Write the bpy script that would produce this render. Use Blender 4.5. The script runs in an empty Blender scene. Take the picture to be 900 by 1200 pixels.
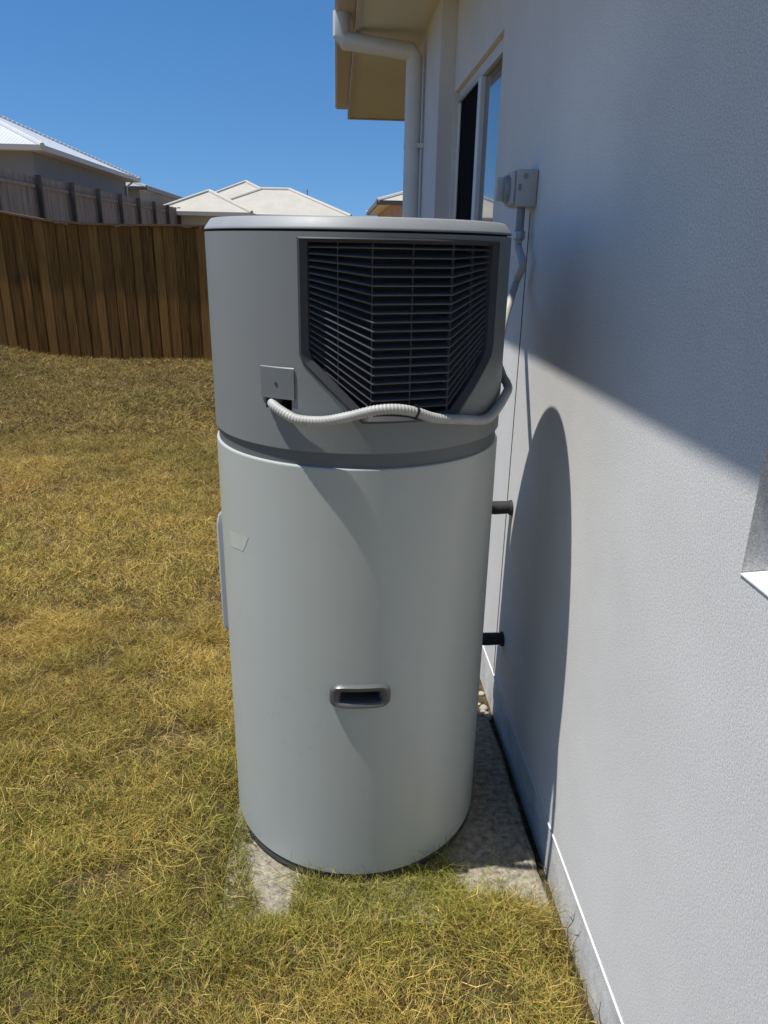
import bpy, bmesh, math, random
import numpy as np
from mathutils import Vector, Matrix

random.seed(7); rng = np.random.default_rng(11)
scene = bpy.context.scene
COL = scene.collection
R = math.radians

# ------------------------------------------------------------------ camera
H = 1.5                                   # eye height in metres
FPX, CX, CY = 855.0, 450.0, 600.0         # focal length and centre in photograph pixels (900 x 1200)
vy = np.array([393.6 - CX, 290.0 - CY, FPX]); vy /= np.linalg.norm(vy)      # where the wall's lines meet
vd = np.array([405.0 - CX, 2960.0 - CY, FPX]); vd /= np.linalg.norm(vd)     # where the verticals meet
vd = vd - vy * (vd @ vy); vd /= np.linalg.norm(vd)
vx = np.cross(vd, vy); vx = -vx if vx[0] < 0 else vx
CM = np.array([vx, vy, -vd])
CPOS = np.array([0.0, 0.0, H])
def ray(px, py): return CM @ np.array([px - CX, py - CY, FPX])
def at(px, py, axis, val):
    d = ray(px, py); return CPOS + d * ((val - CPOS[axis]) / d[axis])

cam = bpy.data.cameras.new('camera'); camo = bpy.data.objects.new('camera', cam); COL.objects.link(camo)
r_, u_, b_ = CM[:, 0], -CM[:, 1], -CM[:, 2]
camo.matrix_world = Matrix(((r_[0], u_[0], b_[0], 0), (r_[1], u_[1], b_[1], 0), (r_[2], u_[2], b_[2], H), (0, 0, 0, 1)))
cam.sensor_fit = 'HORIZONTAL'; cam.sensor_width = 36.0; cam.lens = 36.0 * FPX / 900.0
cam.clip_start = 0.02; cam.clip_end = 2000.0
scene.camera = camo

# ------------------------------------------------------------------ sky and sun
SUN_EL, SUN_AZ = R(68.9), R(187.0)        # azimuth measured from +X, anticlockwise
sdir = Vector((math.cos(SUN_EL) * math.cos(SUN_AZ), math.cos(SUN_EL) * math.sin(SUN_AZ), math.sin(SUN_EL)))
world = bpy.data.worlds.new('World'); scene.world = world; world.use_nodes = True
wn = world.node_tree.nodes; wl = world.node_tree.links
bg = wn['Background']; sky = wn.new('ShaderNodeTexSky'); sky.sky_type = 'NISHITA'
sky.sun_disc = False; sky.sun_elevation = SUN_EL; sky.sun_rotation = math.atan2(sdir.x, sdir.y) % (2 * math.pi)
sky.altitude = 0.0; sky.air_density = 1.0; sky.dust_density = 0.0; sky.ozone_density = 5.0
tc = wn.new('ShaderNodeTexCoord'); mp = wn.new('ShaderNodeMapping'); mp.inputs['Scale'].default_value = (1, 1, 0.85); mp.inputs['Location'].default_value = (0, 0, 0.15)
hs = wn.new('ShaderNodeHueSaturation'); hs.inputs['Saturation'].default_value = 1.22
wl.new(tc.outputs['Generated'], mp.inputs['Vector']); wl.new(mp.outputs[0], sky.inputs['Vector'])
wl.new(sky.outputs[0], hs.inputs['Color']); wl.new(hs.outputs[0], bg.inputs['Color']); bg.inputs['Strength'].default_value = 0.10
sl = bpy.data.lights.new('sun', 'SUN'); sl.energy = 4.6; sl.angle = R(0.53); sl.color = (1.0, 0.96, 0.90)
so = bpy.data.objects.new('sun', sl); COL.objects.link(so); so.rotation_euler = (-sdir).to_track_quat('-Z', 'Y').to_euler(); so.location = (0, 0, 20)
scene.view_settings.view_transform = 'Standard'; scene.view_settings.look = 'None'
scene.view_settings.gamma = 1.0; scene.view_settings.use_curve_mapping = False; scene.view_settings.exposure = 0.32
scene.render.engine = 'CYCLES'

# ------------------------------------------------------------------ materials
def mat(name, col, rough=0.6, metal=0.0, var=0.0, vscale=3.0, bump=0.0, bscale=200.0, stretch=(1, 1, 1), coat=0.0, spec=0.5, vcol=None, detail=4.0, bdist=0.002, rvar=0.0):
    m = bpy.data.materials.new(name); m.use_nodes = True
    n = m.node_tree.nodes; l = m.node_tree.links; p = n['Principled BSDF']
    p.inputs['Roughness'].default_value = rough; p.inputs['Metallic'].default_value = metal
    p.inputs['Specular IOR Level'].default_value = spec; p.inputs['Coat Weight'].default_value = coat; p.inputs['Coat Roughness'].default_value = 0.10
    p.inputs['Base Color'].default_value = (*col, 1)
    t = n.new('ShaderNodeTexCoord'); mpn = n.new('ShaderNodeMapping'); mpn.inputs['Scale'].default_value = stretch
    l.new(t.outputs['Object'], mpn.inputs['Vector'])
    if var > 0 or rvar > 0:
        nz = n.new('ShaderNodeTexNoise'); nz.inputs['Scale'].default_value = vscale; nz.inputs['Detail'].default_value = detail; nz.inputs['Roughness'].default_value = 0.65
        l.new(mpn.outputs[0], nz.inputs['Vector'])
        if var > 0:
            rp = n.new('ShaderNodeValToRGB'); rp.color_ramp.elements[0].position = 0.3; rp.color_ramp.elements[1].position = 0.7
            c2 = vcol or tuple(c * (1 - var) for c in col); c1 = tuple(min(1, c * (1 + var * 0.5)) for c in col)
            rp.color_ramp.elements[0].color = (*c2, 1); rp.color_ramp.elements[1].color = (*c1, 1)
            l.new(nz.outputs['Fac'], rp.inputs['Fac']); l.new(rp.outputs[0], p.inputs['Base Color'])
        if rvar > 0:
            mr = n.new('ShaderNodeMapRange'); mr.inputs['To Min'].default_value = max(0.02, rough - rvar); mr.inputs['To Max'].default_value = rough + rvar
            mr.inputs['From Min'].default_value = 0.3; mr.inputs['From Max'].default_value = 0.7
            l.new(nz.outputs['Fac'], mr.inputs['Value']); l.new(mr.outputs[0], p.inputs['Roughness'])
    if bump > 0:
        nb = n.new('ShaderNodeTexNoise'); nb.inputs['Scale'].default_value = bscale; nb.inputs['Detail'].default_value = 3.0
        l.new(mpn.outputs[0], nb.inputs['Vector'])
        bm_ = n.new('ShaderNodeBump'); bm_.inputs['Strength'].default_value = bump; bm_.inputs['Distance'].default_value = bdist
        l.new(nb.outputs['Fac'], bm_.inputs['Height']); l.new(bm_.outputs[0], p.inputs['Normal'])
    return m

def speckle(m, scale, lo, hi):
    n = m.node_tree.nodes; l = m.node_tree.links; p = n['Principled BSDF']; src = p.inputs['Base Color'].links[0].from_socket
    t = n.new('ShaderNodeTexCoord'); nz = n.new('ShaderNodeTexNoise'); nz.inputs['Scale'].default_value = scale; nz.inputs['Detail'].default_value = 2.0; nz.inputs['Roughness'].default_value = 0.7
    l.new(t.outputs['Object'], nz.inputs['Vector']); mr = n.new('ShaderNodeMapRange'); mr.inputs['From Min'].default_value = 0.3; mr.inputs['From Max'].default_value = 0.7
    mr.inputs['To Min'].default_value = lo; mr.inputs['To Max'].default_value = hi; l.new(nz.outputs['Fac'], mr.inputs['Value'])
    mx = n.new('ShaderNodeMix'); mx.data_type = 'RGBA'; mx.blend_type = 'MULTIPLY'; mx.inputs[0].default_value = 1.0
    l.new(src, mx.inputs[6]); l.new(mr.outputs[0], mx.inputs[7]); l.new(mx.outputs[2], p.inputs['Base Color'])

def island_mat(name, c1, c2, rough, bump, bscale, stretch):
    """wood: every board has its own tone, from the object's random number, and grain along it"""
    m = bpy.data.materials.new(name); m.use_nodes = True
    n = m.node_tree.nodes; l = m.node_tree.links; p = n['Principled BSDF']; p.inputs['Roughness'].default_value = rough; p.inputs['Specular IOR Level'].default_value = 0.1
    oi = n.new('ShaderNodeObjectInfo'); t = n.new('ShaderNodeTexCoord'); mpn = n.new('ShaderNodeMapping'); mpn.inputs['Scale'].default_value = stretch
    l.new(t.outputs['Object'], mpn.inputs['Vector'])
    cb = n.new('ShaderNodeCombineXYZ'); mu = n.new('ShaderNodeMath'); mu.operation = 'MULTIPLY'; mu.inputs[1].default_value = 57.0
    l.new(oi.outputs['Random'], mu.inputs[0]); l.new(mu.outputs[0], cb.inputs[0]); l.new(mu.outputs[0], cb.inputs[2]); l.new(cb.outputs[0], mpn.inputs['Location'])
    nz = n.new('ShaderNodeTexNoise'); nz.inputs['Scale'].default_value = bscale; nz.inputs['Detail'].default_value = 5
    l.new(mpn.outputs[0], nz.inputs['Vector'])
    ad = n.new('ShaderNodeMath'); ad.operation = 'MULTIPLY_ADD'; ad.inputs[1].default_value = 0.45; 
    l.new(oi.outputs['Random'], ad.inputs[0])
    sb = n.new('ShaderNodeMath'); sb.operation = 'MULTIPLY_ADD'; sb.inputs[1].default_value = 1.7; sb.inputs[2].default_value = -0.62
    l.new(nz.outputs['Fac'], sb.inputs[0]); l.new(sb.outputs[0], ad.inputs[2])
    rp = n.new('ShaderNodeValToRGB'); rp.color_ramp.elements[0].color = (*c1, 1); rp.color_ramp.elements[1].color = (*c2, 1)
    l.new(ad.outputs[0], rp.inputs['Fac']); l.new(rp.outputs[0], p.inputs['Base Color'])
    b = n.new('ShaderNodeBump'); b.inputs['Strength'].default_value = bump; b.inputs['Distance'].default_value = 0.004
    l.new(nz.outputs['Fac'], b.inputs['Height']); l.new(b.outputs[0], p.inputs['Normal'])
    return m

def corrugated(name, col, pitch, axis, rough=0.4):
    m = mat(name, col, rough, 0.0, 0.08, 0.8)
    n = m.node_tree.nodes; l = m.node_tree.links; p = n['Principled BSDF']
    t = n.new('ShaderNodeTexCoord'); w = n.new('ShaderNodeTexWave'); w.bands_direction = axis; w.inputs['Scale'].default_value = 2 * math.pi / pitch / 20.0
    l.new(t.outputs['Object'], w.inputs['Vector'])
    b = n.new('ShaderNodeBump'); b.inputs['Strength'].default_value = 0.7; b.inputs['Distance'].default_value = 0.02
    l.new(w.outputs['Fac'], b.inputs['Height']); l.new(b.outputs[0], p.inputs['Normal'])
    return m

M = {}
M['render'] = mat('painted_render', (0.675, 0.67, 0.65), 0.85, 0, 0.09, 1.8, 0.22, 650.0, bdist=0.003, spec=0.2)
M['render_base'] = mat('painted_render_base', (0.63, 0.62, 0.60), 0.85, 0, 0.28, 9.0, 0.22, 650.0, bdist=0.003, spec=0.2)
speckle(M['render'], 330.0, 0.66, 1.22); speckle(M['render_base'], 330.0, 0.66, 1.20)
M['bead'] = mat('white_bead', (0.72, 0.72, 0.70), 0.6)
M['pier'] = mat('pier_paint', (0.60, 0.60, 0.60), 0.8, 0, 0.05, 1.5, 0.3, 260.0, bdist=0.002)
M['soffit'] = mat('soffit_sheet', (0.60, 0.585, 0.54), 0.7, 0, 0.05, 2.0)
M['fascia'] = mat('fascia_paint', (0.48, 0.42, 0.38), 0.45, 0, 0.05, 2.0)
M['gutter'] = mat('gutter_steel', (0.47, 0.40, 0.36), 0.4, 0, 0.05, 2.0)
M['pipe_white'] = mat('downpipe_paint', (0.62, 0.63, 0.62), 0.5, 0, 0.06, 4.0)
M['alu'] = mat('window_aluminium', (0.66, 0.66, 0.65), 0.4, 0.0, 0.05, 5)
M['glass'] = mat('window_glass', (0.012, 0.014, 0.016), 0.015, 0, spec=1.0, coat=0.6)
M['screen'] = mat('security_mesh', (0.006, 0.006, 0.007), 0.9, 0, 0, 1, 0.8, 420, spec=0.05)
M['sill'] = mat('sill_paint', (0.72, 0.71, 0.68), 0.6, 0, 0.12, 12, 0.2, 150)
M['roof_own'] = corrugated('own_roof_sheet', (0.38, 0.36, 0.33), 0.076, 'Y')
M['dark_gap'] = mat('joint_sealant', (0.05, 0.05, 0.05), 0.8)
M['tank'] = mat('tank_enamel', (0.435, 0.455, 0.425), 0.31, 0, 0.04, 2.5, 0.10, 5.0, rvar=0.05)
M['head'] = mat('head_plastic', (0.20, 0.21, 0.207), 0.48, 0, 0.05, 3.0, 0.10, 500, bdist=0.0006)
M['lid'] = mat('lid_plastic', (0.26, 0.275, 0.285), 0.52, 0, 0.08, 6.0, 0.05, 300, bdist=0.0006, rvar=0.06)
M['band'] = mat('band_plastic', (0.115, 0.125, 0.128), 0.5, 0, 0.06, 5)
M['grille'] = mat('grille_plastic', (0.050, 0.052, 0.058), 0.45, 0, 0.06, 8)
M['slat'] = mat('slat_plastic', (0.080, 0.083, 0.089), 0.45, 0, 0.06, 8)
M['cavity'] = mat('cavity_plastic', (0.012, 0.012, 0.014), 0.7)
M['handle'] = mat('handle_plastic', (0.085, 0.088, 0.09), 0.35, 0, 0.05, 20)
M['plate'] = mat('cover_plate_plastic', (0.155, 0.166, 0.168), 0.45, 0, 0.05, 20)
M['base'] = mat('base_plastic', (0.045, 0.048, 0.05), 0.55, 0, 0.3, 12)
M['cover_white'] = mat('service_cover_plastic', (0.40, 0.42, 0.43), 0.4)
M['residue'] = mat('sticker_residue', (0.47, 0.485, 0.415), 0.6, 0, 0.08, 60)
M['conduit'] = mat('conduit_pvc', (0.42, 0.42, 0.395), 0.5, 0, 0.15, 25)
M['iso'] = mat('isolator_pvc', (0.40, 0.41, 0.41), 0.5, 0, 0.06, 20)
M['iso_dark'] = mat('isolator_knob', (0.22, 0.23, 0.235), 0.45, 0, 0.06, 20)
M['brass'] = mat('coupling_ring', (0.33, 0.36, 0.37), 0.25, 0.6)
M['foam'] = mat('pipe_lagging', (0.022, 0.023, 0.023), 0.75, 0, 0.3, 30, 0.3, 120)
M['black'] = mat('cable_tie', (0.012, 0.012, 0.012), 0.4)
M['pad'] = mat('concrete', (0.31, 0.275, 0.21), 0.95, 0, 0.65, 55, 1.0, 160, bdist=0.004)
M['stone'] = mat('pebble', (0.42, 0.38, 0.31), 0.85, 0, 0.4, 30, 0.5, 100)
M['dry_lawn'] = mat('dry_lawn_far', (0.32, 0.23, 0.09), 0.95, 0, 0.5, 3.0, 1.0, 30, vcol=(0.16, 0.12, 0.045), bdist=0.03, detail=10)
M['thatch'] = mat('thatch_soil', (0.10, 0.066, 0.026), 0.95, 0, 0.75, 14, 1.0, 60, vcol=(0.022, 0.015, 0.007), bdist=0.02, detail=8)
M['wood'] = island_mat('fence_timber', (0.085, 0.036, 0.010), (0.46, 0.225, 0.062), 0.9, 0.6, 9.0, (12, 12, 0.25))
M['wood_cap'] = mat('fence_cap_timber', (0.22, 0.13, 0.06), 0.8, 0, 0.4, 6, 0.5, 40, (0.3, 3, 3))
M['wood_grey'] = mat('weathered_timber', (0.27, 0.22, 0.19), 0.9, 0, 0.40, 3.5, 0.5, 20, (3, 3, 0.3))
M['wood_post'] = mat('weathered_post_timber', (0.085, 0.07, 0.062), 0.9, 0, 0.4, 3.5, 0.5, 20, (3, 3, 0.3))
M['roof_white'] = corrugated('white_roof_sheet', (0.60, 0.615, 0.61), 0.12, 'X')
M['roof_grey'] = corrugated('grey_roof_sheet', (0.34, 0.34, 0.34), 0.12, 'X')
M['roof_cream'] = mat('cream_roof_tiles', (0.47, 0.44, 0.365), 0.7, 0, 0.10, 1.2)
M['ridge_cream'] = mat('cream_ridge_tiles', (0.52, 0.49, 0.42), 0.7, 0, 0.10, 4)
M['wall_grey'] = mat('grey_house_render', (0.23, 0.23, 0.235), 0.9, 0, 0.08, 0.8)
M['wall_cream'] = mat('cream_house_render', (0.52, 0.47, 0.38), 0.9, 0, 0.06, 0.8)
M['wall_pink'] = mat('pink_house_brick', (0.46, 0.30, 0.23), 0.9, 0, 0.10, 2)
M['gutter_light'] = mat('light_gutter', (0.56, 0.51, 0.45), 0.5)
M['gutter_dark'] = mat('dark_gutter', (0.10, 0.085, 0.08), 0.5)
M['steel'] = mat('galvanised_tube', (0.20, 0.21, 0.22), 0.4, 0.7)

def tiles_bump(m, scale):
    n = m.node_tree.nodes; l = m.node_tree.links; p = n['Principled BSDF']
    t = n.new('ShaderNodeTexCoord'); w = n.new('ShaderNodeTexWave'); w.bands_direction = 'Z'; w.wave_profile = 'SAW'; w.inputs['Scale'].default_value = scale
    l.new(t.outputs['Object'], w.inputs['Vector'])
    b = n.new('ShaderNodeBump'); b.inputs['Strength'].default_value = 0.8; b.inputs['Distance'].default_value = 0.03
    l.new(w.outputs['Fac'], b.inputs['Height']); l.new(b.outputs[0], p.inputs['Normal'])
tiles_bump(M['roof_cream'], 2 * math.pi / 0.14 / 20)

def grass_material():
    m = bpy.data.materials.new('grass_blades'); m.use_nodes = True
    n = m.node_tree.nodes; l = m.node_tree.links; p = n['Principled BSDF']
    a = n.new('ShaderNodeAttribute'); a.attribute_name = 'tint'
    p.inputs['Roughness'].default_value = 0.45; p.inputs['Specular IOR Level'].default_value = 0.2
    l.new(a.outputs['Color'], p.inputs['Base Color'])
    tr = n.new('ShaderNodeBsdfTranslucent'); mx = n.new('ShaderNodeMixShader'); mx.inputs[0].default_value = 0.18
    l.new(a.outputs['Color'], tr.inputs['Color']); l.new(p.outputs[0], mx.inputs[1]); l.new(tr.outputs[0], mx.inputs[2])
    l.new(mx.outputs[0], n['Material Output'].inputs['Surface'])
    return m
M['grass'] = grass_material()

# ------------------------------------------------------------------ helpers
def link(name, me, m=None, parent=None, loc=None):
    o = bpy.data.objects.new(name, me); COL.objects.link(o)
    if m is not None and me is not None and not me.materials: me.materials.append(M[m] if isinstance(m, str) else m)
    if parent is not None: o.parent = parent
    if loc is not None: o.location = loc
    return o
def tag(o, label=None, cat=None, group=None, kind=None):
    if label: o['label'] = label
    if cat: o['category'] = cat
    if group: o['group'] = group
    if kind: o['kind'] = kind
    return o
def thing(name, label, cat, loc=(0, 0, 0), group=None):
    o = link(name, None, loc=loc); return tag(o, label, cat, group)
class MB:
    """collects faces of one mesh; world coordinates, shifted to the parent's origin on build"""
    def __init__(s): s.v = []; s.f = []; s.sm = []
    def add(s, vs, fs, smooth=False):
        b = len(s.v); s.v += [tuple(map(float, v)) for v in vs]; s.f += [tuple(i + b for i in f) for f in fs]; s.sm += [smooth] * len(fs)
    def box(s, x0, x1, y0, y1, z0, z1):
        s.add([(x0, y0, z0), (x1, y0, z0), (x1, y1, z0), (x0, y1, z0), (x0, y0, z1), (x1, y0, z1), (x1, y1, z1), (x0, y1, z1)],
              [(0, 3, 2, 1), (4, 5, 6, 7), (0, 1, 5, 4), (1, 2, 6, 5), (2, 3, 7, 6), (3, 0, 4, 7)])
    def tube(s, pts, rad, seg=14, caps=True):
        pts = [Vector(p) for p in pts]; n = len(pts); rad = rad if hasattr(rad, '__len__') else [rad] * n
        vs = []; up = None
        for i, p in enumerate(pts):
            d = (pts[min(i + 1, n - 1)] - pts[max(i - 1, 0)]).normalized()
            if up is None: up = d.orthogonal().normalized()
            up = (up - d * up.dot(d)).normalized(); w = d.cross(up)
            for k in range(seg):
                a = 2 * math.pi * k / seg; vs.append(p + (up * math.cos(a) + w * math.sin(a)) * rad[i])
        fs = [(i * seg + k, i * seg + (k + 1) % seg, (i + 1) * seg + (k + 1) % seg, (i + 1) * seg + k) for i in range(n - 1) for k in range(seg)]
        s.add(vs, fs, True)
        if caps: s.add(vs[:seg], [tuple(reversed(range(seg)))]); s.add(vs[-seg:], [tuple(range(seg))])
    def lathe(s, prof, cx, cy, seg=128, smooth=True):
        """prof: (radius, z) pairs, drawn from bottom to top on the outside"""
        n = len(prof)
        vs = [(cx + r * math.sin(2 * math.pi * k / seg), cy - r * math.cos(2 * math.pi * k / seg), z) for r, z in prof for k in range(seg)]
        s.add(vs, [(i * seg + k, i * seg + (k + 1) % seg, (i + 1) * seg + (k + 1) % seg, (i + 1) * seg + k) for i in range(n - 1) for k in range(seg)], smooth)
    def build(s, name, m, parent=None, bevel=0.0, sharp=35.0, segs=2):
        me = bpy.data.meshes.new(name); off = Vector(parent.matrix_world_loc) if False else world_loc(parent)
        me.from_pydata([(v[0] - off.x, v[1] - off.y, v[2] - off.z) for v in s.v], [], s.f); me.update()
        for p, q in zip(me.polygons, s.sm): p.use_smooth = q
        if bevel > 0:
            bm = bmesh.new(); bm.from_mesh(me); bmesh.ops.remove_doubles(bm, verts=bm.verts, dist=1e-6)
            ed = [e for e in bm.edges if len(e.link_faces) == 2 and e.calc_face_angle(0) > 0.5]
            bmesh.ops.bevel(bm, geom=ed, offset=bevel, segments=segs, affect='EDGES', profile=0.5); bm.to_mesh(me); bm.free()
            for p in me.polygons: p.use_smooth = True
        if any(s.sm) or bevel > 0: me.set_sharp_from_angle(angle=R(sharp))
        return link(name, me, m, parent)
def world_loc(o):
    v = Vector((0, 0, 0))
    while o is not None: v += o.location; o = o.parent
    return v
def catmull(P, n=12):
    P = [Vector(p) for p in P]; Q = [P[0] * 2 - P[1]] + P + [P[-1] * 2 - P[-2]]; out = []
    for i in range(1, len(Q) - 2):
        a, b, c, d = Q[i - 1:i + 3]
        for k in range(n):
            t = k / n; out.append(0.5 * ((2 * b) + (c - a) * t + (2 * a - 5 * b + 4 * c - d) * t * t + (3 * b - a - 3 * c + d) * t ** 3))
    return out + [P[-1]]
def resample(P, step):
    P = [Vector(p) for p in P]; L = [0.0]
    for a, b in zip(P, P[1:]): L.append(L[-1] + (b - a).length)
    n = int(L[-1] / step); out = []; j = 0
    for i in range(n + 1):
        s = i * step
        while j < len(L) - 2 and L[j + 1] < s: j += 1
        out.append(P[j].lerp(P[j + 1], (s - L[j]) / max(1e-9, L[j + 1] - L[j])))
    return out
def ss(a, b, x):
    t = np.clip((np.asarray(x, float) - a) / (b - a), 0, 1); return t * t * (3 - 2 * t)
def vnoise(x, y, scale, seed):
    g = np.random.default_rng(seed).random((256, 256)); x = np.asarray(x) * scale + 100; y = np.asarray(y) * scale + 100
    xi = np.floor(x).astype(int); yi = np.floor(y).astype(int); fx = x - xi; fy = y - yi; fx = fx * fx * (3 - 2 * fx); fy = fy * fy * (3 - 2 * fy)
    a = g[xi % 256, yi % 256]; b = g[(xi + 1) % 256, yi % 256]; c = g[xi % 256, (yi + 1) % 256]; d = g[(xi + 1) % 256, (yi + 1) % 256]
    return (a * (1 - fx) + b * fx) * (1 - fy) + (c * (1 - fx) + d * fx) * fy

# ------------------------------------------------------------------ ground
WALL_X = 0.54; FENCE_Y = 10.38
def ground_z(x, y):
    x = np.asarray(x, float); y = np.asarray(y, float)
    z = -0.012 + 0.05 * (vnoise(x, y, 0.9, 3) - 0.5) * ss(2.2, 4.0, y) * (1 - ss(8.0, 10.0, y)) + 0.014 * (vnoise(x, y, 3.5, 4) - 0.5)
    z = z + 0.24 * ss(-3.3, -5.2, x) * ss(6.5, 10.3, y)
    plate = 1.3 - 0.8 * ss(-6.0, 0.0, x)
    z = z * (1 - ss(11.0, 12.5, y)) + plate * ss(10.7, 12.5, y)
    z = z + 0.012 * (1 - ss(2.5, 4, y)) - 0.05 * ss(-0.28, -0.22, x) * ss(1.27, 1.33, y) * (1 - ss(2.06, 2.12, y))
    near_house = ss(0.40, 0.54, x) * (1 - ss(5, 6, y)); return z * (1 - near_house) + near_house * -0.035
gx = np.unique(np.concatenate([np.array([-900, -400, -200, -100, -60, -40, -30, -24, -20, -17, -15, -13, -11.5, -10]), np.arange(-9, -2.5, 0.3), np.arange(-2.5, 0.8, 0.07), np.arange(0.8, 4, 0.4), np.array([5, 7, 10, 15, 22, 32, 45, 70, 120, 250, 500, 900])]))
gy = np.unique(np.concatenate([np.array([-300, -100, -50, -25, -12, -6, -3, -1.5, -0.5]), np.arange(0, 3.6, 0.07), np.arange(3.6, 10.6, 0.25), np.arange(10.7, 12.8, 0.15), np.array([14, 17, 20, 25, 30, 36, 45, 60, 90, 150, 300, 600, 1200])]))
GX, GY = np.meshgrid(gx, gy); GZ = ground_z(GX, GY); nx_, ny_ = len(gx), len(gy)
me = bpy.data.meshes.new('ground')
me.from_pydata(np.stack([GX, GY, GZ], -1).reshape(-1, 3).tolist(), [], [(j * nx_ + i, j * nx_ + i + 1, (j + 1) * nx_ + i + 1, (j + 1) * nx_ + i) for j in range(ny_ - 1) for i in range(nx_ - 1)])
for p in me.polygons: p.use_smooth = True
me.materials.append(M['thatch']); me.materials.append(M['dry_lawn'])
for p in me.polygons:
    c = p.center; p.material_index = 0 if (-7.6 < c.x < 3.0 and 0.3 < c.y < 10.9) else 1
tag(link('ground', me), 'dry brown soil and thatch under the lawn', kind='structure')

# ------------------------------------------------------------------ the house whose wall runs along the right
house = thing('house', 'rendered grey house wall with eave, downpipe and windows beside the heat pump', 'house', (WALL_X, 3.0, 0))
def wall_panel(y0, y1, z0, z1, x0, x1, holes, name, m):
    """a slab between x0 (outside) and x1 with rectangular openings (ya, yb, za, zb) and their reveals"""
    ys = sorted({y0, y1, *[h[0] for h in holes], *[h[1] for h in holes]}); zs = sorted({z0, z1, *[h[2] for h in holes], *[h[3] for h in holes]})
    mb = MB()
    def solid(i, j):
        if not (0 <= i < len(ys) - 1 and 0 <= j < len(zs) - 1): return False
        yc, zc = (ys[i] + ys[i + 1]) / 2, (zs[j] + zs[j + 1]) / 2
        return not any(h[0] < yc < h[1] and h[2] < zc < h[3] for h in holes)
    for i in range(len(ys) - 1):
        for j in range(len(zs) - 1):
            if not solid(i, j): continue
            a, b, c, d = ys[i], ys[i + 1], zs[j], zs[j + 1]
            mb.add([(x0, a, c), (x0, b, c), (x0, b, d), (x0, a, d)], [(3, 2, 1, 0)]); mb.add([(x1, a, c), (x1, b, c), (x1, b, d), (x1, a, d)], [(0, 1, 2, 3)])
            for di, dj, q in ((-1, 0, [(x0, a, c), (x1, a, c), (x1, a, d), (x0, a, d)]), (1, 0, [(x0, b, c), (x1, b, c), (x1, b, d), (x0, b, d)]),
                              (0, -1, [(x0, a, c), (x1, a, c), (x1, b, c), (x0, b, c)]), (0, 1, [(x0, a, d), (x1, a, d), (x1, b, d), (x0, b, d)])):
                if not solid(i + di, j + dj): mb.add(q, [(0, 1, 2, 3)])
    return mb.build(name, m, house)
SOF = 2.556; JY = 2.160; W1 = (-0.65, 0.86, 1.098, 2.13); W2 = (2.685, 3.715, 0.93, 2.168)
wall_panel(-4.0, 3.74, 0.121, SOF + 0.05, WALL_X, WALL_X + 0.12, [W1, W2], 'wall', 'render')
wall_panel(-4.0, 3.74, -0.20, 0.1135, WALL_X + 0.001, WALL_X + 0.12, [], 'wall_base', 'render_base')
mb = MB(); mb.box(WALL_X - 0.003, WALL_X + 0.09, -4.0, 3.74, 0.1150, 0.1192); mb.build('base_bead', 'bead', house)
mb = MB(); mb.box(WALL_X - 0.0012, WALL_X + 0.01, JY - 0.003, JY + 0.003, 0.122, 1.60); mb.build('control_joint', 'dark_gap', house)
mb = MB(); mb.box(0.47, 6.0, 3.742, 4.72, -0.2, SOF + 0.05); mb.build('wall_pier', 'pier', house)
mb = MB(); mb.box(WALL_X + 0.125, 6.0, -4.0, 3.735, -0.2, 0.1); mb.box(5.9, 6.0, -4.0, 3.735, 0.1, SOF + 0.05); mb.box(WALL_X + 0.125, 5.9, -4.0, -3.9, 0.1, SOF + 0.05); mb.box(3.5, 6.0, 4.73, 6.4, -0.2, SOF + 0.05); mb.build('rear_wall', 'render', house)
# eave: fibre-cement soffit sheets with cover strips, fascia, gutter, roof
EY0, EY1, EX = -4.6, 7.08, 0.13
ys = [EY0, -2.4, 0.0, 2.4, 4.62, EY1]
for a, b in zip(ys, ys[1:]):
    mb = MB(); mb.box(EX, 6.4 if a > 4 else 0.9, a + 0.003, b - 0.003, SOF, SOF + 0.008); mb.build('soffit_sheet', 'soffit', house)
mb = MB(); mb.box(0.105, EX - 0.001, EY0, EY1 + 0.025, SOF - 0.012, SOF + 0.19); mb.box(EX, 6.4, EY1, EY1 + 0.025, SOF - 0.0125, SOF + 0.19); mb.build('fascia', 'fascia', house)
mb = MB()
GZ0 = 2.618
prof = [(0.103, GZ0 + 0.12), (0.103, GZ0), (0.012, GZ0), (0.0, GZ0 + 0.012), (0.0, GZ0 + 0.105), (0.014, GZ0 + 0.115), (0.014, GZ0 + 0.108), (0.004, GZ0 + 0.10), (0.004, GZ0 + 0.006), (0.099, GZ0 + 0.006), (0.099, GZ0 + 0.12)]
n = len(prof); vs = [(x, y, z) for y in (EY0 - 0.05, EY1 + 0.01) for x, z in prof]
mb.add(vs, [(i, (i + 1) % n, n + (i + 1) % n, n + i) for i in range(n)] + [tuple(reversed(range(n))), tuple(range(n, 2 * n))]); mb.build('gutter', 'gutter', house)
mb = MB(); pt = 0.42; rz = SOF + 0.20
def rz_at(x): return rz + (x - 0.02) * pt
A = [(0.02, EY0, rz), (0.02, EY1 + 0.05, rz), (3.2, EY1 - 3.1, rz_at(3.2)), (3.2, EY0 + 3.1, rz_at(3.2)), (6.4, EY0, rz), (6.4, EY1 + 0.05, rz)]
mb.add(A + [(x, y, z - 0.03) for x, y, z in A], [(0, 1, 2, 3)[::-1], (1, 5, 2)[::-1], (5, 4, 3, 2)[::-1], (4, 0, 3)[::-1], (6, 7, 8, 9), (7, 11, 8), (11, 10, 9, 8), (10, 6, 9), (0, 6, 7, 1)[::-1], (1, 7, 11, 5)[::-1], (5, 11, 10, 4)[::-1], (4, 10, 6, 0)[::-1]])
mb.build('roof', 'roof_own', house)
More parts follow.
